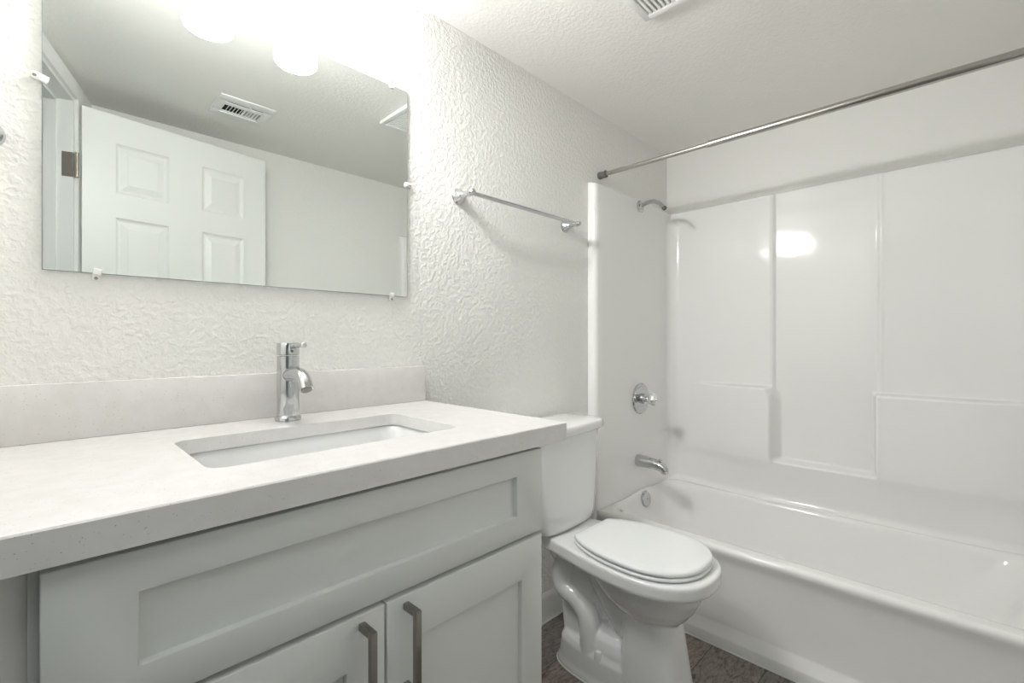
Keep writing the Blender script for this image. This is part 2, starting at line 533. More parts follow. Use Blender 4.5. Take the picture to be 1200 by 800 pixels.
def longwall(y, z):
    x = XI - depth(y, z)
    # fillet into the end panels, below an arch near the top
    for ye, sg in ((YF, -1), (YN, 1)):
        d = (ye - y) * -sg if sg == 1 else (ye - y)
        d = abs(y - ye)
        arch = CR * math.sqrt(max(0, min(1, (TZ - 0.035 - z) / 0.05)))
        r = max(0.004, arch)
        if d < r: x -= r - math.sqrt(max(0, r * r - (r - d) ** 2))
    # top edge turns back to the wall
    if z > TZ - 0.012: x += 0.030 * ((z - (TZ - 0.012)) / 0.012) ** 2
    if z < RZ + 0.03: x -= 0.014 * ((RZ + 0.03 - z) / 0.03) ** 2
    return V(min(x, XR - 0.002), y, z)
ys = refine(span(YN, YF, 90), [NY0, NY1, NY0 + 0.018, NY1 - 0.02], 0.03, 16)
ys = sorted(set(ys) | {round(YF - CR * (1 - math.cos(math.radians(a_))), 5) for a_ in range(0, 91, 6)} | {round(YN + CR * (1 - math.cos(math.radians(a_))), 5) for a_ in range(0, 91, 6)})
ys = [q for i_, q in enumerate(ys) if i_ == 0 or q - ys[i_ - 1] > 1e-4]
zs_ = refine(span(RZ - 0.001, TZ, 90), [0.889, 0.558, TZ - 0.012, TZ - 0.06, RZ + 0.02], 0.025, 14)
zs_ = [z for z in zs_ if z <= TZ] 
bm = NB(); grid(bm, ys, zs_, longwall)
finish('long_panel', bm, 'fiberglass', sur, angle=80)

def end_panel(y0, sg, nm):
    """y0 = wall plane, the panel stands 42 mm off it"""
    yy = y0 + sg * 0.042
    bm = NB()
    prof = [(XI + 0.0, 0.042), (1.760, 0.042), (1.726, 0.042), (1.716, 0.0405), (1.709, 0.036), (1.7045, 0.029), (1.703, 0.02), (1.703, 0.0005)]
    seq = []
    for z in refine(span(RZ - 0.001, TZ, 30), [TZ - 0.01], 0.012, 8):
        if z > TZ: continue
        k = max(0, (z - (TZ - 0.012)) / 0.012)
        seq.append([V(x, y0 + sg * max(0.0005, d * (1 - 0.75 * k * k)), z) for x, d in prof])
    add_rings(bm, seq, False, False, closed=False)
    bmesh.ops.create_cube(bm, size=0.0001) if False else None
    top = [V(x, y0 + sg * 0.0005, TZ) for x, d in prof]
    low = seq[-1]
    add_rings(bm, [low, top], False, False, closed=False)
    return finish(nm, bm, 'fiberglass', sur, angle=60)
end_panel(0.0, -1, 'end_panel')
end_panel(YB, 1, 'end_panel')
for y0, sg in ((0, -1), (YB, 1)):
    bm = NB()
    lo = min(y0 + sg * 0.001, y0 + sg * 0.040); hi = max(y0 + sg * 0.001, y0 + sg * 0.040)
    add_box(bm, (1.703, lo, 0.001), (1.7205, hi, RZ - 0.002), 0.006, 3)
    finish('flange_strip', bm, 'fiberglass', sur)

# ------------------------------------------------------------------ shower fittings
FX = 2.083
t_ = thing('showerhead_pipe', 'chrome curved shower arm with no head, high on the end wall of the tub', 'shower pipe', (FX, -0.042, 1.765))
bm = NB(); add_lathe(bm, (FX, -0.0435, 1.765), (0, -1, 0), [(0, 0.030), (0.002, 0.030), (0.007, 0.026), (0.009, 0.016), (0.014, 0.012)], 32); finish('flange', bm, 'chrome', t_)
bm = NB(); add_tube(bm, [(FX, -0.046, 1.765), (FX, -0.080, 1.776), (FX, -0.115, 1.776), (FX, -0.142, 1.762), (FX, -0.166, 1.737)], 0.0098, 18, smooth=6); finish('bent_pipe', bm, 'chrome', t_)
bm = NB(); add_lathe(bm, (FX, -0.1662, 1.7368), (0, -0.69, -0.72), [(0, 0.0105), (0.010, 0.0105), (0.0102, 0.007)], 18); finish('threaded_end', bm, 'rubber', t_)

t_ = thing('shower_valve', 'round chrome shower valve with a clear faceted knob, above the tub spout', 'shower valve', (FX, -0.042, 0.822))
bm = NB(); add_lathe(bm, (FX, -0.0435, 0.822), (0, -1, 0), [(0, 0.076), (0.003, 0.076), (0.008, 0.072), (0.010, 0.060), (0.011, 0.040), (0.012, 0.030)], 48); finish('escutcheon', bm, 'chrome', t_)
bm = NB(); add_lathe(bm, (FX, -0.052, 0.822), (0, -1, 0), [(0, 0.026), (0.020, 0.024), (0.028, 0.016), (0.040, 0.013)], 28); finish('stem', bm, 'chrome', t_)
bm = NB()
o_ = V(FX, -0.090, 0.822); rings = []
for h, r in [(0, 0.014), (0.004, 0.024), (0.012, 0.029), (0.024, 0.030), (0.034, 0.026), (0.040, 0.018), (0.041, 0.001)]:
    rings.append([o_ + V((r * (1 - 0.10 * (k % 2))) * math.cos(2 * PI * k / 16), -h, (r * (1 - 0.10 * (k % 2))) * math.sin(2 * PI * k / 16)) for k in range(16)])
add_rings(bm, rings); finish('knob', bm, 'knob', t_, angle=12)
bm = NB(); add_lathe(bm, (FX, -0.129, 0.822), (0, -1, 0), [(0, 0.009), (0.004, 0.008), (0.0045, 0.001)], 20); finish('knob_cap', bm, 'chrome', t_)

t_ = thing('tub_spout', 'chrome tub spout with a pull-up diverter, on the end wall below the valve', 'tub spout', (2.060, -0.042, 0.523))
bm = NB()
SX = 2.060
path = [(SX, -0.0435, 0.523), (SX, -0.050, 0.523), (SX, -0.090, 0.522), (SX, -0.128, 0.519), (SX, -0.158, 0.514), (SX, -0.174, 0.506), (SX, -0.181, 0.494), (SX, -0.182, 0.484)]
add_tube(bm, path, [0.0285, 0.0300, 0.0275, 0.0250, 0.0232, 0.0215, 0.0190, 0.0172], 28, smooth=4)
finish('spout_body', bm, 'chrome', t_, angle=50)
bm = NB(); add_lathe(bm, (SX, -0.160, 0.530), (0, 0, 1), [(-0.006, 0.0045), (0.008, 0.0045), (0.010, 0.009), (0.014, 0.0095), (0.017, 0.006), (0.0172, 0.001)], 20); finish('diverter', bm, 'chrome', t_)
bm = NB(); add_lathe(bm, (SX, -0.182, 0.4845), (0, 0, -1), [(0, 0.0125), (0.001, 0.0125), (0.0012, 0.001)], 20); finish('outlet', bm, 'rubber', t_)

# ------------------------------------------------------------------ shower rod
rx, rz = 1.790, 1.853
t_ = thing('shower_rod', 'satin steel tension shower rod spanning the tub just below the ceiling', 'shower rod', (rx, -0.77, rz))
bm = NB(); add_tube(bm, [(rx, -0.030, rz), (rx, -0.62, rz)], 0.0092, 28); finish('inner_tube', bm, 'satin', t_)
bm = NB(); add_lathe(bm, (rx, -0.490, rz), (0, -1, 0), [(0, 0.0092), (0.0005, 0.0128), (1.015, 0.0128)], 28); finish('outer_tube', bm, 'satin', t_)
for y0, sg in ((-0.0005, -1), (YB + 0.0005, 1)):
    bm = NB(); add_lathe(bm, (rx, y0, rz), (0, sg, 0), [(0, 0.015), (0.004, 0.0165), (0.028, 0.0135), (0.032, 0.0135), (0.0325, 0.0160), (0.038, 0.0160), (0.0385, 0.0105)], 28)
    finish('end_cap', bm, 'rubber', t_)

# ------------------------------------------------------------------ towel bar
def trumpet(bm, x, z, y1=-0.066):
    add_lathe(bm, (x, -0.0006, z), (0, -1, 0), [(0, 0.0265), (0.003, 0.0265), (0.006, 0.0235), (0.010, 0.0225), (0.020, 0.0155), (0.034, 0.0105), (0.050, 0.0090), (0.056, 0.0100)], 32)
t_ = thing('towel_bar', 'chrome towel bar with flared posts, on the wall above the toilet', 'towel bar', (1.255, 0, 1.582))
for x in (0.972, 1.538):
    bm = NB(); trumpet(bm, x, 1.580); p_ = finish('post', bm, 'chrome', t_)
    bm = NB(); add_lathe(bm, (x, -0.0562, 1.580), (0, -1, 0), [(0, 0.0100), (0.003, 0.0118), (0.012, 0.0118), (0.015, 0.0095), (0.018, 0.0105), (0.022, 0.0085), (0.024, 0.001)], 28); finish('finial', bm, 'chrome', p_)
bm = NB(); add_tube(bm, [(0.980, -0.063, 1.580), (1.530, -0.063, 1.580)], 0.0072, 22); finish('bar', bm, 'chrome', t_)

t_ = thing('robe_hook', 'small round chrome wall hook at the left edge, beside the mirror', 'hook', (-0.057, 0, 1.463))
bm = NB(); add_lathe(bm, (-0.057, -0.0006, 1.463), (0, -1, 0), [(0, 0.0215), (0.003, 0.0215), (0.008, 0.018), (0.015, 0.011), (0.030, 0.008), (0.036, 0.008)], 30); finish('rosette', bm, 'chrome', t_)
bm = NB(); add_tube(bm, [(-0.057, -0.030, 1.463), (-0.057, -0.045, 1.458), (-0.057, -0.055, 1.466), (-0.057, -0.058, 1.482)], [0.007, 0.007, 0.0065, 0.006], 16, smooth=5); finish('hook_arm', bm, 'chrome', t_)

# ------------------------------------------------------------------ mirror
t_ = thing('wall_mirror', 'frameless rectangular mirror held by plastic clips, above the sink', 'mirror', (0.391, 0, 1.54))
MX0, MX1, MZ0, MZ1 = 0.008, 0.774, 1.237, 1.846
bm = NB(); add_box(bm, (MX0, -0.0060, MZ0), (MX1, -0.0010, MZ1)); finish('mirror_backing', bm, 'glass_edge', t_, smooth=False)
bm = NB(); add_box(bm, (MX0 + 0.0008, -0.0068, MZ0 + 0.0008), (MX1 - 0.0008, -0.0061, MZ1 - 0.0008)); finish('mirror_glass', bm, 'mirror', t_, smooth=False)
def clip(x, z, dx, dz):
    """dx, dz point from the screw towards the glass"""
    bm = NB()
    c = V(x, 0, z)
    ang = math.atan2(dz, dx)
    rot = Matrix.Translation(c) @ Matrix.Rotation(-ang, 4, 'Y')
    add_box(bm, (-0.010, -0.0072, -0.0065), (0.0035, -0.0008, 0.0065), 0.0012, 2, mtx=rot)
    add_box(bm, (0.001, -0.0115, -0.0065), (0.013, -0.0072, 0.0065), 0.0012, 2, mtx=rot)
    k_ = finish('mirror_clip', bm, 'clip', t_)
    bm = NB(); q0 = rot @ V(-0.0055, -0.0072, 0)
    add_lathe(bm, q0, (0, -1, 0), [(0, 0.0030), (0.0008, 0.0026), (0.0010, 0.001)], 14); finish('screw', bm, 'bronze', k_)
clip(MX0 - 0.004, 1.582, 1, -0.35)
clip(0.722, MZ1 + 0.004, 0, -1)
clip(MX1 + 0.004, 1.570, -1, 0)
clip(0.082, MZ0 - 0.004, 0.15, 1)
clip(0.722, MZ0 - 0.004, 0, 1)

# ------------------------------------------------------------------ vanity light
t_ = thing('vanity_light', 'two-shade vanity wall light with glowing frosted cylinders, above the mirror', 'wall light', (0.388, 0, 2.0))
bm = NB(); add_box(bm, (0.225, -0.024, 1.975), (0.551, -0.0008, 2.055), 0.005, 3); finish('back_plate', bm, 'chrome', t_)
for x in (0.287, 0.488):
    bm = NB(); add_tube(bm, [(x, -0.020, 2.020), (x, -0.065, 2.022), (x, -0.100, 2.016), (x, -0.100, 2.004)], 0.008, 16, smooth=5); finish('arm', bm, 'chrome', t_)
    bm = NB(); add_lathe(bm, (x, -0.100, 1.990), (0, 0, 1), [(0, 0.034), (0.010, 0.034), (0.016, 0.020), (0.020, 0.012)], 28); finish('socket_cup', bm, 'chrome', t_)
    bm = NB(); add_lathe(bm, (x, -0.100, 1.844), (0, 0, 1), [(0.000, 0.044), (0.001, 0.048), (0.005, 0.0515), (0.012, 0.0525), (0.140, 0.0525), (0.1455, 0.050), (0.146, 0.036)], 48); finish('shade', bm, 'shade', t_)

for x in (0.287, 0.488):
    sl = bpy.data.lights.new('vanity_fill_spot', 'SPOT')  # extra spot outside the shade, added to brighten the tub and toilet
    sl.energy = SPOT_WATTS * 4; sl.spot_size = math.radians(112); sl.spot_blend = 1.0; sl.shadow_soft_size = 0.030
    sl.color = (1.0, 0.99, 0.965)
    so = bpy.data.objects.new('vanity_fill_spot', sl)
    so.location = (x, -0.205, 1.915)
    so.rotation_euler = Vector((1.0, -0.36, -0.50)).to_track_quat('-Z', 'Y').to_euler()
    COL.objects.link(so)

# ------------------------------------------------------------------ ceiling grilles
t_ = thing('exhaust_grille', 'white square exhaust fan grille with parallel slots, in the ceiling near the tub', 'exhaust fan', (1.235, -0.59, CZ))
gx0, gx1, gy0, gy1 = 1.122, 1.352, -0.775, -0.468
bm = NB()
zb = CZ - 0.0006
pl = CZ - 0.016
add_box(bm, (gx0, gy1 - 0.022, pl), (gx1, gy1, zb), 0.004, 2)
add_box(bm, (gx0, gy0, pl), (gx1, gy0 + 0.022, zb), 0.004, 2)
add_box(bm, (gx0, gy0 + 0.018, pl), (gx0 + 0.022, gy1 - 0.018, zb), 0.003, 2)
add_box(bm, (gx1 - 0.022, gy0 + 0.018, pl), (gx1, gy1 - 0.018, zb), 0.003, 2)
finish('grille_frame', bm, 'vent', t_)
bm = NB()
y = gy1 - 0.030
while y > gy0 + 0.024:
    add_box(bm, (gx0 + 0.018, y - 0.0055, pl + 0.001), (gx1 - 0.018, y + 0.0025, zb - 0.004), 0.001, 1)
    y -= 0.0145
finish('louver_slats', bm, 'vent', t_)
bm = NB(); add_box(bm, (gx0 + 0.016, gy0 + 0.016, zb - 0.003), (gx1 - 0.016, gy1 - 0.016, zb)); finish('dark_opening', bm, 'dark', t_)

t_ = thing('air_register', 'white louvered air register in the ceiling, seen only in the mirror', 'air vent', (0.64, -1.12, CZ))
ax0, ax1, ay0, ay1 = 0.535, 0.750, -1.228, -1.014
ix0, ix1, iy0, iy1 = 0.572, 0.714, -1.168, -1.068
bm = NB()
pl = CZ - 0.007
add_box(bm, (ax0, ay0, pl), (ax1, iy0, zb), 0.003, 2); add_box(bm, (ax0, iy1, pl), (ax1, ay1, zb), 0.003, 2)
add_box(bm, (ax0, iy0 - 0.003, pl), (ix0, iy1 + 0.003, zb), 0.002, 2); add_box(bm, (ix1, iy0 - 0.003, pl), (ax1, iy1 + 0.003, zb), 0.002, 2)
finish('face_plate', bm, 'vent', t_)
bm = NB(); add_box(bm, (ix0 - 0.002, iy0 - 0.002, zb - 0.002), (ix1 + 0.002, iy1 + 0.002, zb)); finish('dark_opening', bm, 'dark', t_)
bm = NB()
for k in range(10):
    x = ix0 + 0.007 + k * (ix1 - ix0 - 0.012) / 10 + 0.006
    tilt = 0.004 if k < 5 else -0.002
    wd = 0.0022 if k < 5 else 0.0062
    add_rings(bm, [[V(x, yy_, pl), V(x + wd, yy_, pl), V(x + wd + tilt, yy_, zb - 0.0022), V(x + tilt, yy_, zb - 0.0022)] for yy_ in (iy0 + 0.002, iy1 - 0.030)])
finish('louver_blades', bm, 'vent', t_)
bm = NB()
add_box(bm, (ix0, iy1 - 0.030, pl - 0.002), (ix1, iy1 - 0.024, zb - 0.002))
add_box(bm, (ix0, iy1 - 0.014, pl - 0.002), (ix1, iy1 - 0.010, zb - 0.002))
finish('cross_bars', bm, 'vent', t_)
bm = NB(); add_tube(bm, [(0.655, -1.050, pl - 0.002), (0.662, -1.070, pl - 0.010), (0.664, -1.096, pl - 0.008)], 0.0026, 10, smooth=4); finish('lever', bm, 'vent', t_)
bm = NB(); add_box(bm, (ix0 - 0.004, iy0 - 0.018, pl - 0.004), (ix1 + 0.004, iy0 - 0.010, pl + 0.001), 0.002, 2); finish('rolled_edge', bm, 'vent', t_)

# ------------------------------------------------------------------ vanity cabinet
cab = thing('vanity_cabinet', 'pale grey shaker vanity cabinet with two doors below a false drawer front', 'cabinet', (0.385, -0.27, 0))
CX0, CX1 = -0.006, 0.776
TOP = 0.884
bm = NB()
add_box(bm, (CX0, -0.520, 0.10), (CX0 + 0.016, -0.002, 0.8994))
add_box(bm, (CX1 - 0.016, -0.520, 0.10), (CX1, -0.002, 0.8994))
add_box(bm, (CX0 + 0.016, -0.515, 0.10), (CX1 - 0.016, -0.010, 0.118))
add_box(bm, (CX0 + 0.016, -0.012, 0.118), (CX1 - 0.016, -0.002, TOP - 0.2))
# face frame
add_box(bm, (CX0 + 0.016, -0.520, TOP - 0.022), (CX1 - 0.016, -0.500, TOP))
add_box(bm, (CX0 + 0.016, -0.520, 0.680), (CX1 - 0.016, -0.500, 0.712))
add_box(bm, (CX0 + 0.016, -0.520, 0.118), (CX0 + 0.045, -0.500, TOP - 0.022))
add_box(bm, (CX1 - 0.045, -0.520, 0.118), (CX1 - 0.016, -0.500, TOP - 0.022))
add_box(bm, (0.370, -0.520, 0.118), (0.406, -0.500, 0.680))
# toe kick
add_box(bm, (CX0, -0.450, 0.0), (CX1, -0.434, 0.10))
add_box(bm, (CX0, -0.434, 0.0), (CX0 + 0.016, -0.002, 0.10)); add_box(bm, (CX1 - 0.016, -0.434, 0.0), (CX1, -0.002, 0.10))
finish('carcass', bm, 'cabinet_dark', cab, smooth=False)
def shaker(name, x0, x1, z0, z1, stile, rail, parent):
    """frame-and-panel front, front face at y = -0.5405"""
    bm = NB()
    yf, yb, yp = -0.5405, -0.5205, -0.5300
    O = [(x0, z0), (x1, z0), (x1, z1), (x0, z1)]
    r = 0.0018
    def loop(i, k, y): return [bm.verts.new(V(x, y, z)) for x, z in ((x0 + i, z0 + k), (x1 - i, z0 + k), (x1 - i, z1 - k), (x0 + i, z1 - k))]
    L = [loop(0, 0, yb), loop(0, 0, yf + r), loop(r * 0.4, r * 0.4, yf + r * 0.4), loop(r, r, yf), loop(stile, rail, yf), loop(stile + 0.0008, rail + 0.0008, yf + 0.0008), loop(stile + 0.0015, rail + 0.0015, yp)]
    bm.faces.new(list(reversed(L[0])))
    for a_, b_ in zip(L, L[1:]):
        for k in range(4): bm.faces.new((a_[k], a_[(k + 1) % 4], b_[(k + 1) % 4], b_[k]))
    bm.faces.new(L[-1])
    return finish(name, bm, 'cabinet', parent, angle=50)
shaker('drawer_front', 0.003, 0.766, 0.7005, 0.8765, 0.0765, 0.0460, cab)
dl = shaker('door', 0.003, 0.3865, 0.112, 0.6915, 0.062, 0.0765, cab)
dr = shaker('door', 0.3905, 0.766, 0.112, 0.6915, 0.062, 0.0765, cab)
for dd, x in ((dl, 0.347), (dr, 0.4245)):
    bm = NB()
    w = 0.0052
    add_box(bm, (x - w, -0.5790, 0.541), (x + w, -0.5685, 0.681), 0.0012, 2)
    add_box(bm, (x - w, -0.5700, 0.6705), (x + w, -0.5407, 0.681), 0.0010, 2)
    add_box(bm, (x - w, -0.5700, 0.541), (x + w, -0.5407, 0.5515), 0.0010, 2)
    finish('handle', bm, 'pull', dd)

# ------------------------------------------------------------------ countertop with sink cut-out
ct = thing('countertop', 'speckled white quartz countertop with matching backsplash, over the grey vanity', 'countertop', (0.28, -0.28, 0.886))
CTZ = 0.926; CTB = 0.8868
kx0, kx1, ky0, ky1 = -0.21, 0.831, -0.557, -0.0012
sx0, sx1, sy0, sy1 = 0.172, 0.626, -0.434, -0.174
def ctpoly(z, bev=0.0):
    # left end follows the slanted entry wall
    return [(-0.108 + bev, ky0 + bev), (kx1 - bev, ky0 + bev), (kx1 - bev, ky1), (-0.272 + bev, ky1)]
bm = NB()
hole = rrect(sx0, sx1, sy0, sy1, 0.026, 6)
n_h = len(hole)
def ring_verts(pts, z): return [bm.verts.new(V(x, y, z)) for x, y in pts]
oc = ctpoly(0)
def outer_pts(bev):
    c = ctpoly(0, bev)
    res = []
    for i in range(4):
        p, q = c[i], c[(i + 1) % 4]
        for k in range(n_h // 4): res.append((p[0] + (q[0] - p[0]) * k / (n_h // 4), p[1] + (q[1] - p[1]) * k / (n_h // 4)))
    return res
# rotate the hole list so corners pair up (hole starts at the +x +y corner, ccw; outer starts at -x -y, ccw)
q_ = n_h // 4
hole2 = hole[2 * q_:] + hole[:2 * q_]
LB = ring_verts(outer_pts(0), CTZ - 0.026); L1 = ring_verts(outer_pts(0), CTZ - 0.002); L2_ = ring_verts(outer_pts(0.002), CTZ)
L3 = ring_verts(hole2, CTZ); 
h3 = [((x - 0.399) * 1.004 + 0.399, (y + 0.296) * 1.004 - 0.296) for x, y in hole2]
L4 = ring_verts(hole2, CTZ - 0.026)
for a_, b_ in ((LB, L1), (L1, L2_), (L2_, L3), (L3, L4), (L4, LB)):
    for k in range(n_h): bm.faces.new((a_[k], a_[(k + 1) % n_h], b_[(k + 1) % n_h], b_[k]))
finish('slab', bm, 'quartz', ct, angle=30)
bm = NB()
add_rings(bm, [[V(-0.108, ky0, z_), V(kx1, ky0, z_), V(kx1, ky0 + 0.028, z_), V(-0.116, ky0 + 0.028, z_)] for z_ in (CTB, CTZ - 0.026)])
add_box(bm, (kx1 - 0.028, ky0 + 0.028, CTB), (kx1, ky1, CTZ - 0.026))
finish('edge_strip', bm, 'quartz', ct, smooth=False)
bm = NB(); add_box(bm, (-0.266, -0.0205, CTZ + 0.0003), (kx1 - 0.003, -0.0010, 1.031), 0.0012, 2); finish('backsplash', bm, 'quartz', ct)

# sink bowl hung below the slab
sk = thing('sink', 'white rectangular undermount sink set into the quartz countertop', 'sink', (0.399, -0.296, 0.80))
bm = NB()
def sring(i, r, z): return [V(x, y, z) for x, y in rrect(sx0 + i, sx1 - i, sy0 + i, sy1 - i, r, 8)]
zt_ = CTZ - 0.0268
add_rings(bm, [sring(-0.030, 0.035, zt_ - 0.010), sring(-0.030, 0.035, zt_), sring(-0.008, 0.036, zt_), sring(-0.004, 0.038, zt_ - 0.003), sring(0.000, 0.042, zt_ - 0.015), sring(0.006, 0.050, zt_ - 0.070), sring(0.016, 0.055, zt_ - 0.105),
               sring(0.036, 0.060, zt_ - 0.124), sring(0.070, 0.045, zt_ - 0.131), sring(0.105, 0.018, zt_ - 0.134)], False, True)
o = finish('sink_bowl', bm, 'ceramic', sk, angle=60)
md = o.modifiers.new('thick', 'SOLIDIFY'); md.thickness = 0.004; md.offset = -1
bm = NB(); add_lathe(bm, (0.399, -0.296, zt_ - 0.1335), (0, 0, 1), [(0, 0.030), (0.002, 0.030), (0.003, 0.022), (0.001, 0.021), (0.005, 0.018), (0.006, 0.001)], 30); finish('drain', bm, 'chrome', sk)

# ------------------------------------------------------------------ faucet
fx, fy = 0.405, -0.086
t_ = thing('sink_faucet', 'chrome single-hole faucet standing behind the rectangular sink', 'faucet', (fx, fy, CTZ))
z0 = CTZ + 0.0004
bm = NB(); add_lathe(bm, (fx, fy, z0), (0, 0, 1), [(0, 0.0275), (0.006, 0.0275), (0.010, 0.0255), (0.012, 0.0240)], 48); finish('base_ring', bm, 'chrome', t_)
bm = NB(); add_lathe(bm, (fx, fy, z0 + 0.012), (0, 0, 1), [(0, 0.0235), (0.1345, 0.0235), (0.1355, 0.0225)], 48); finish('body', bm, 'chrome', t_)
bm = NB(); add_lathe(bm, (fx, fy, z0 + 0.149), (0, 0, 1), [(0, 0.0225), (0.001, 0.0238), (0.026, 0.0238), (0.0275, 0.0228), (0.028, 0.001)], 48); finish('handle_cap', bm, 'chrome', t_)
bm = NB(); add_tube(bm, [(fx, fy - 0.012, z0 + 0.1690), (fx, fy - 0.052, z0 + 0.1705), (fx, fy - 0.086, z0 + 0.1720)], [0.0058, 0.0048, 0.0045], 16)
add_lathe(bm, (fx, fy - 0.084, z0 + 0.1719), (0, -1, 0.04), [(0, 0.0045), (0.001, 0.0062), (0.006, 0.0062), (0.008, 0.004), (0.0082, 0.0005)], 18)
finish('lever', bm, 'chrome', t_)
bm = NB(); add_lathe(bm, (fx - 0.0, fy - 0.0232, z0 + 0.158), (0, -1, 0), [(0, 0.0032), (0.001, 0.0030), (0.0012, 0.0004)], 14); finish('indicator_dot', bm, 'rubber', t_)
bm = NB(); add_tube(bm, [(fx, fy - 0.015, z0 + 0.104), (fx, fy - 0.045, z0 + 0.1075), (fx, fy - 0.072, z0 + 0.105), (fx, fy - 0.092, z0 + 0.094), (fx, fy - 0.104, z0 + 0.077)], [0.0175, 0.0165, 0.0155, 0.0148, 0.0145], 28, smooth=6); sp_ = finish('spout', bm, 'chrome', t_, angle=50)
bm = NB(); dv = V(0, -0.012, -0.017).normalized(); add_lathe(bm, V(fx, fy - 0.104, z0 + 0.077) + dv * 0.0002, dv, [(0, 0.0110), (0.0015, 0.0110), (0.0016, 0.0005)], 24); finish('aerator', bm, 'pull', sp_)

# ------------------------------------------------------------------ toilet
TX = 1.332
to = thing('toilet', 'white two-piece toilet with closed lid, between the vanity and the tub', 'toilet', (TX, -0.36, 0))
def oval(pairs, z, sx=1.0, qoff=0.0, n=14):
    """closed plan outline from half-widths: pairs of (q, w), symmetric about TX; q = distance from the wall"""
    pts = catmull([V(q, w, 0) for q, w in pairs], 4)
    right = [(p.x, max(0.0, p.y)) for p in pts]
    loop = [(TX + w * sx, -(q + qoff)) for q, w in right] + [(TX - w * sx, -(q + qoff)) for q, w in reversed(right)]
    return [V(x, y, z) for x, y in loop]
RIM = [(0.045, 0.095), (0.10, 0.114), (0.18, 0.124), (0.26, 0.139), (0.34, 0.157), (0.42, 0.169), (0.50, 0.173), (0.57, 0.165), (0.625, 0.142), (0.668, 0.101), (0.690, 0.053), (0.695, 0.012)]
def scaled(pairs, s, qc=0.45, sw=None):
    return [(qc + (q - qc) * s, w * (sw if sw else s)) for q, w in pairs]
bm = NB()
add_rings(bm, [oval(scaled(RIM, .965), 0.398), oval(scaled(RIM, .985), 0.401), oval(RIM, 0.410), oval(RIM, 0.436), oval(scaled(RIM, .992), 0.4425), oval(scaled(RIM, .975), 0.4445)])
def ell(qc, rq, rw, z, p=2.0, n=40):
    out = []
    for k in range(n):
        a_ = 2 * PI * k / n
        c, s = math.cos(a_), math.sin(a_)
        out.append(V(TX + rw * math.copysign(abs(s) ** (2 / p), s), -(qc + rq * math.copysign(abs(c) ** (2 / p), c)), z))
    return out
# bowl under the rim
add_rings(bm, [ell(0.465, 0.192, 0.134, 0.405), ell(0.466, 0.190, 0.132, 0.385), ell(0.472, 0.176, 0.124, 0.350), ell(0.479, 0.152, 0.110, 0.315), ell(0.488, 0.122, 0.092, 0.288), ell(0.498, 0.090, 0.070, 0.268), ell(0.50, 0.05, 0.04, 0.25)])
# front column
add_rings(bm, [ell(0.505, 0.078, 0.070, 0.30, 3), ell(0.506, 0.082, 0.073, 0.24, 3.2), ell(0.509, 0.090, 0.077, 0.16, 3.6), ell(0.514, 0.100, 0.082, 0.06, 4), ell(0.518, 0.108, 0.086, 0.0025, 4)])
# foot and its hump
add_rings(bm, [ell(0.345, 0.190, 0.088, 0.0025, 3.0), ell(0.345, 0.190, 0.088, 0.012, 3.0), ell(0.345, 0.182, 0.083, 0.030, 3.0), ell(0.345, 0.176, 0.079, 0.085, 2.8), ell(0.345, 0.166, 0.070, 0.102, 2.6)])
add_rings(bm, [ell(0.370, 0.120, 0.070, 0.05, 2.6), ell(0.370, 0.110, 0.068, 0.115, 2.6), ell(0.370, 0.090, 0.060, 0.145, 2.4), ell(0.375, 0.060, 0.045, 0.162, 2.2)])
# deck under the tank and rear wall of the bowl
add_rings(bm, [ell(0.175, 0.100, 0.055, 0.400, 3), ell(0.185, 0.090, 0.050, 0.36, 3), ell(0.22, 0.075, 0.040, 0.30, 3), ell(0.24, 0.06, 0.035, 0.02, 3)])
# trapway: a winding pipe standing proud on both flanks
for sg in (-1, 1):
    xo = TX + sg * 0.040
    add_tube(bm, [(xo, -0.245, 0.385), (xo, -0.202, 0.345), (xo, -0.180, 0.298), (xo, -0.194, 0.254), (xo, -0.246, 0.232), (xo, -0.286, 0.196), (xo, -0.300, 0.130), (xo, -0.305, 0.05)], [0.030, 0.034, 0.036, 0.036, 0.036, 0.036, 0.037, 0.040], 20, smooth=5)
# skirt that follows the bowl down to the column
add_tube(bm, [(TX, -0.320, 0.385), (TX, -0.335, 0.335), (TX, -0.372, 0.280), (TX, -0.425, 0.225), (TX, -0.480, 0.175)], [0.044, 0.046, 0.046, 0.050, 0.050], 24, smooth=5, flat=(1.5, 1.0))
body = finish('bowl', bm, 'ceramic', to, angle=180)
md = body.modifiers.new('blend', 'REMESH'); md.mode = 'VOXEL'; md.voxel_size = 0.0042; md.use_smooth_shade = True
md = body.modifiers.new('soften', 'SMOOTH'); md.factor = 0.5; md.iterations = 4
for sg in (-1, 1):
    bm = NB(); add_lathe(bm, (TX + sg * 0.073, -0.352, 0.088), (0, 0, 1), [(0, 0.012), (0.018, 0.012), (0.026, 0.009), (0.029, 0.001)], 20); finish('bolt_cap', bm, 'ceramic', to)
bm = NB()
add_rings(bm, [ell(0.345, 0.1925, 0.0905, 0.0006, 3.0), ell(0.345, 0.1925, 0.0905, 0.0045, 3.0)])
add_rings(bm, [ell(0.518, 0.1105, 0.0885, 0.0006, 4), ell(0.518, 0.1105, 0.0885, 0.0045, 4)])
finish('caulk_bead', bm, 'caulk', to)

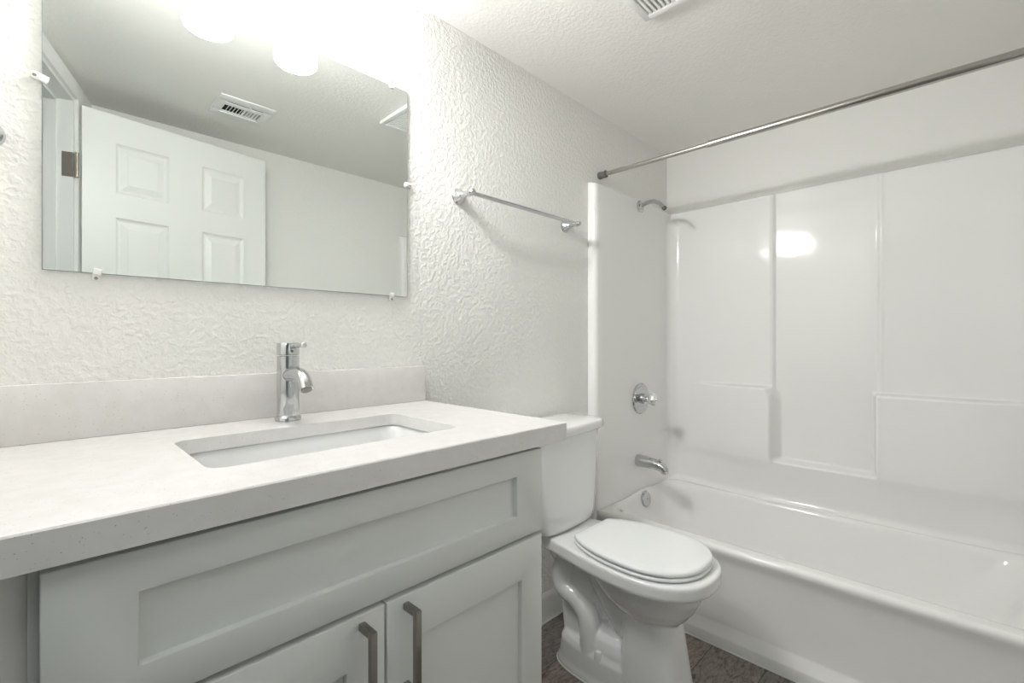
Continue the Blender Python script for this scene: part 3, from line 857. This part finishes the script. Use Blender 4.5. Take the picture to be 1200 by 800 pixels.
SEAT = [(0.274, 0.082), (0.277, 0.098), (0.300, 0.116), (0.352, 0.141), (0.42, 0.158), (0.495, 0.163), (0.555, 0.157), (0.605, 0.136), (0.643, 0.099), (0.665, 0.056), (0.671, 0.015)]
bm = NB()
add_rings(bm, [oval(scaled(SEAT, .86), 0.4450), oval(scaled(SEAT, .88), 0.4486), oval(scaled(SEAT, .992), 0.4488), oval(SEAT, 0.4502), oval(SEAT, 0.4558), oval(scaled(SEAT, .99), 0.4574), oval(scaled(SEAT, .93), 0.4577)])
finish('seat', bm, 'seat', to, angle=60)
bm = NB()
add_rings(bm, [oval(scaled(SEAT, .86), 0.4579), oval(scaled(SEAT, .88), 0.4618), oval(scaled(SEAT, .985), 0.4620), oval(scaled(SEAT, .995), 0.4634), oval(scaled(SEAT, .992), 0.4695), oval(scaled(SEAT, .982), 0.4730), oval(scaled(SEAT, .955), 0.4748), oval(scaled(SEAT, .80), 0.4756), oval(scaled(SEAT, .4), 0.4762)])
finish('lid', bm, 'seat', to, angle=60)
for sg in (-1, 1):
    bm = NB(); add_box(bm, (TX + sg * 0.066 - 0.015, -0.285, 0.4448), (TX + sg * 0.066 + 0.015, -0.262, 0.4590), 0.004, 3); finish('seat_hinge', bm, 'seat', to)

KX = 1.322
def tank_ring(hw, qb, qf, bow, z, r=0.03, n=8):
    """plan of the tank: flat back, straight sides, bowed front"""
    out = []
    nn = 18
    for k in range(nn + 1):               # front from -x to +x
        s = -1 + 2 * k / nn
        x = KX + s * (hw - 0.012 * 0)
        q = qf - bow * abs(s) ** 2.4
        # round the front corners
        if abs(s) > 0.86: q -= r * (1 - math.sqrt(max(0, 1 - ((abs(s) - 0.86) / 0.14) ** 2)))
        out.append(V(x, -q, z))
    out.append(V(KX + hw, -(qb + 0.012), z)); out.append(V(KX + hw - 0.012, -qb, z))
    out.append(V(KX - hw + 0.012, -qb, z)); out.append(V(KX - hw, -(qb + 0.012), z))
    return out
bm = NB()
add_rings(bm, [tank_ring(0.130, 0.040, 0.195, 0.012, 0.4462), tank_ring(0.143, 0.032, 0.205, 0.016, 0.4500), tank_ring(0.152, 0.028, 0.210, 0.018, 0.460), tank_ring(0.158, 0.025, 0.213, 0.020, 0.480), tank_ring(0.168, 0.022, 0.214, 0.022, 0.53), tank_ring(0.176, 0.020, 0.215, 0.024, 0.60), tank_ring(0.186, 0.018, 0.216, 0.026, 0.70), tank_ring(0.192, 0.018, 0.217, 0.027, 0.776)])
finish('tank', bm, 'ceramic', to, angle=50)
bm = NB()
add_rings(bm, [tank_ring(0.190, 0.018, 0.214, 0.027, 0.7765), tank_ring(0.204, 0.012, 0.228, 0.028, 0.780), tank_ring(0.208, 0.010, 0.232, 0.028, 0.786), tank_ring(0.208, 0.010, 0.232, 0.028, 0.806), tank_ring(0.205, 0.012, 0.229, 0.028, 0.8125), tank_ring(0.198, 0.018, 0.222, 0.027, 0.8155), tank_ring(0.12, 0.07, 0.15, 0.01, 0.8170)])
finish('tank_lid', bm, 'ceramic', to, angle=50)
bm = NB(); add_lathe(bm, (KX - 0.188, -0.120, 0.735), (-1, 0, 0), [(-0.006, 0.013), (0.004, 0.013), (0.006, 0.008), (0.014, 0.007)], 20)
add_tube(bm, [(KX - 0.200, -0.120, 0.735), (KX - 0.204, -0.155, 0.732), (KX - 0.204, -0.190, 0.727)], [0.007, 0.0055, 0.006], 14, smooth=4); finish('flush_lever', bm, 'chrome', to)
bpy.context.view_layer.update()
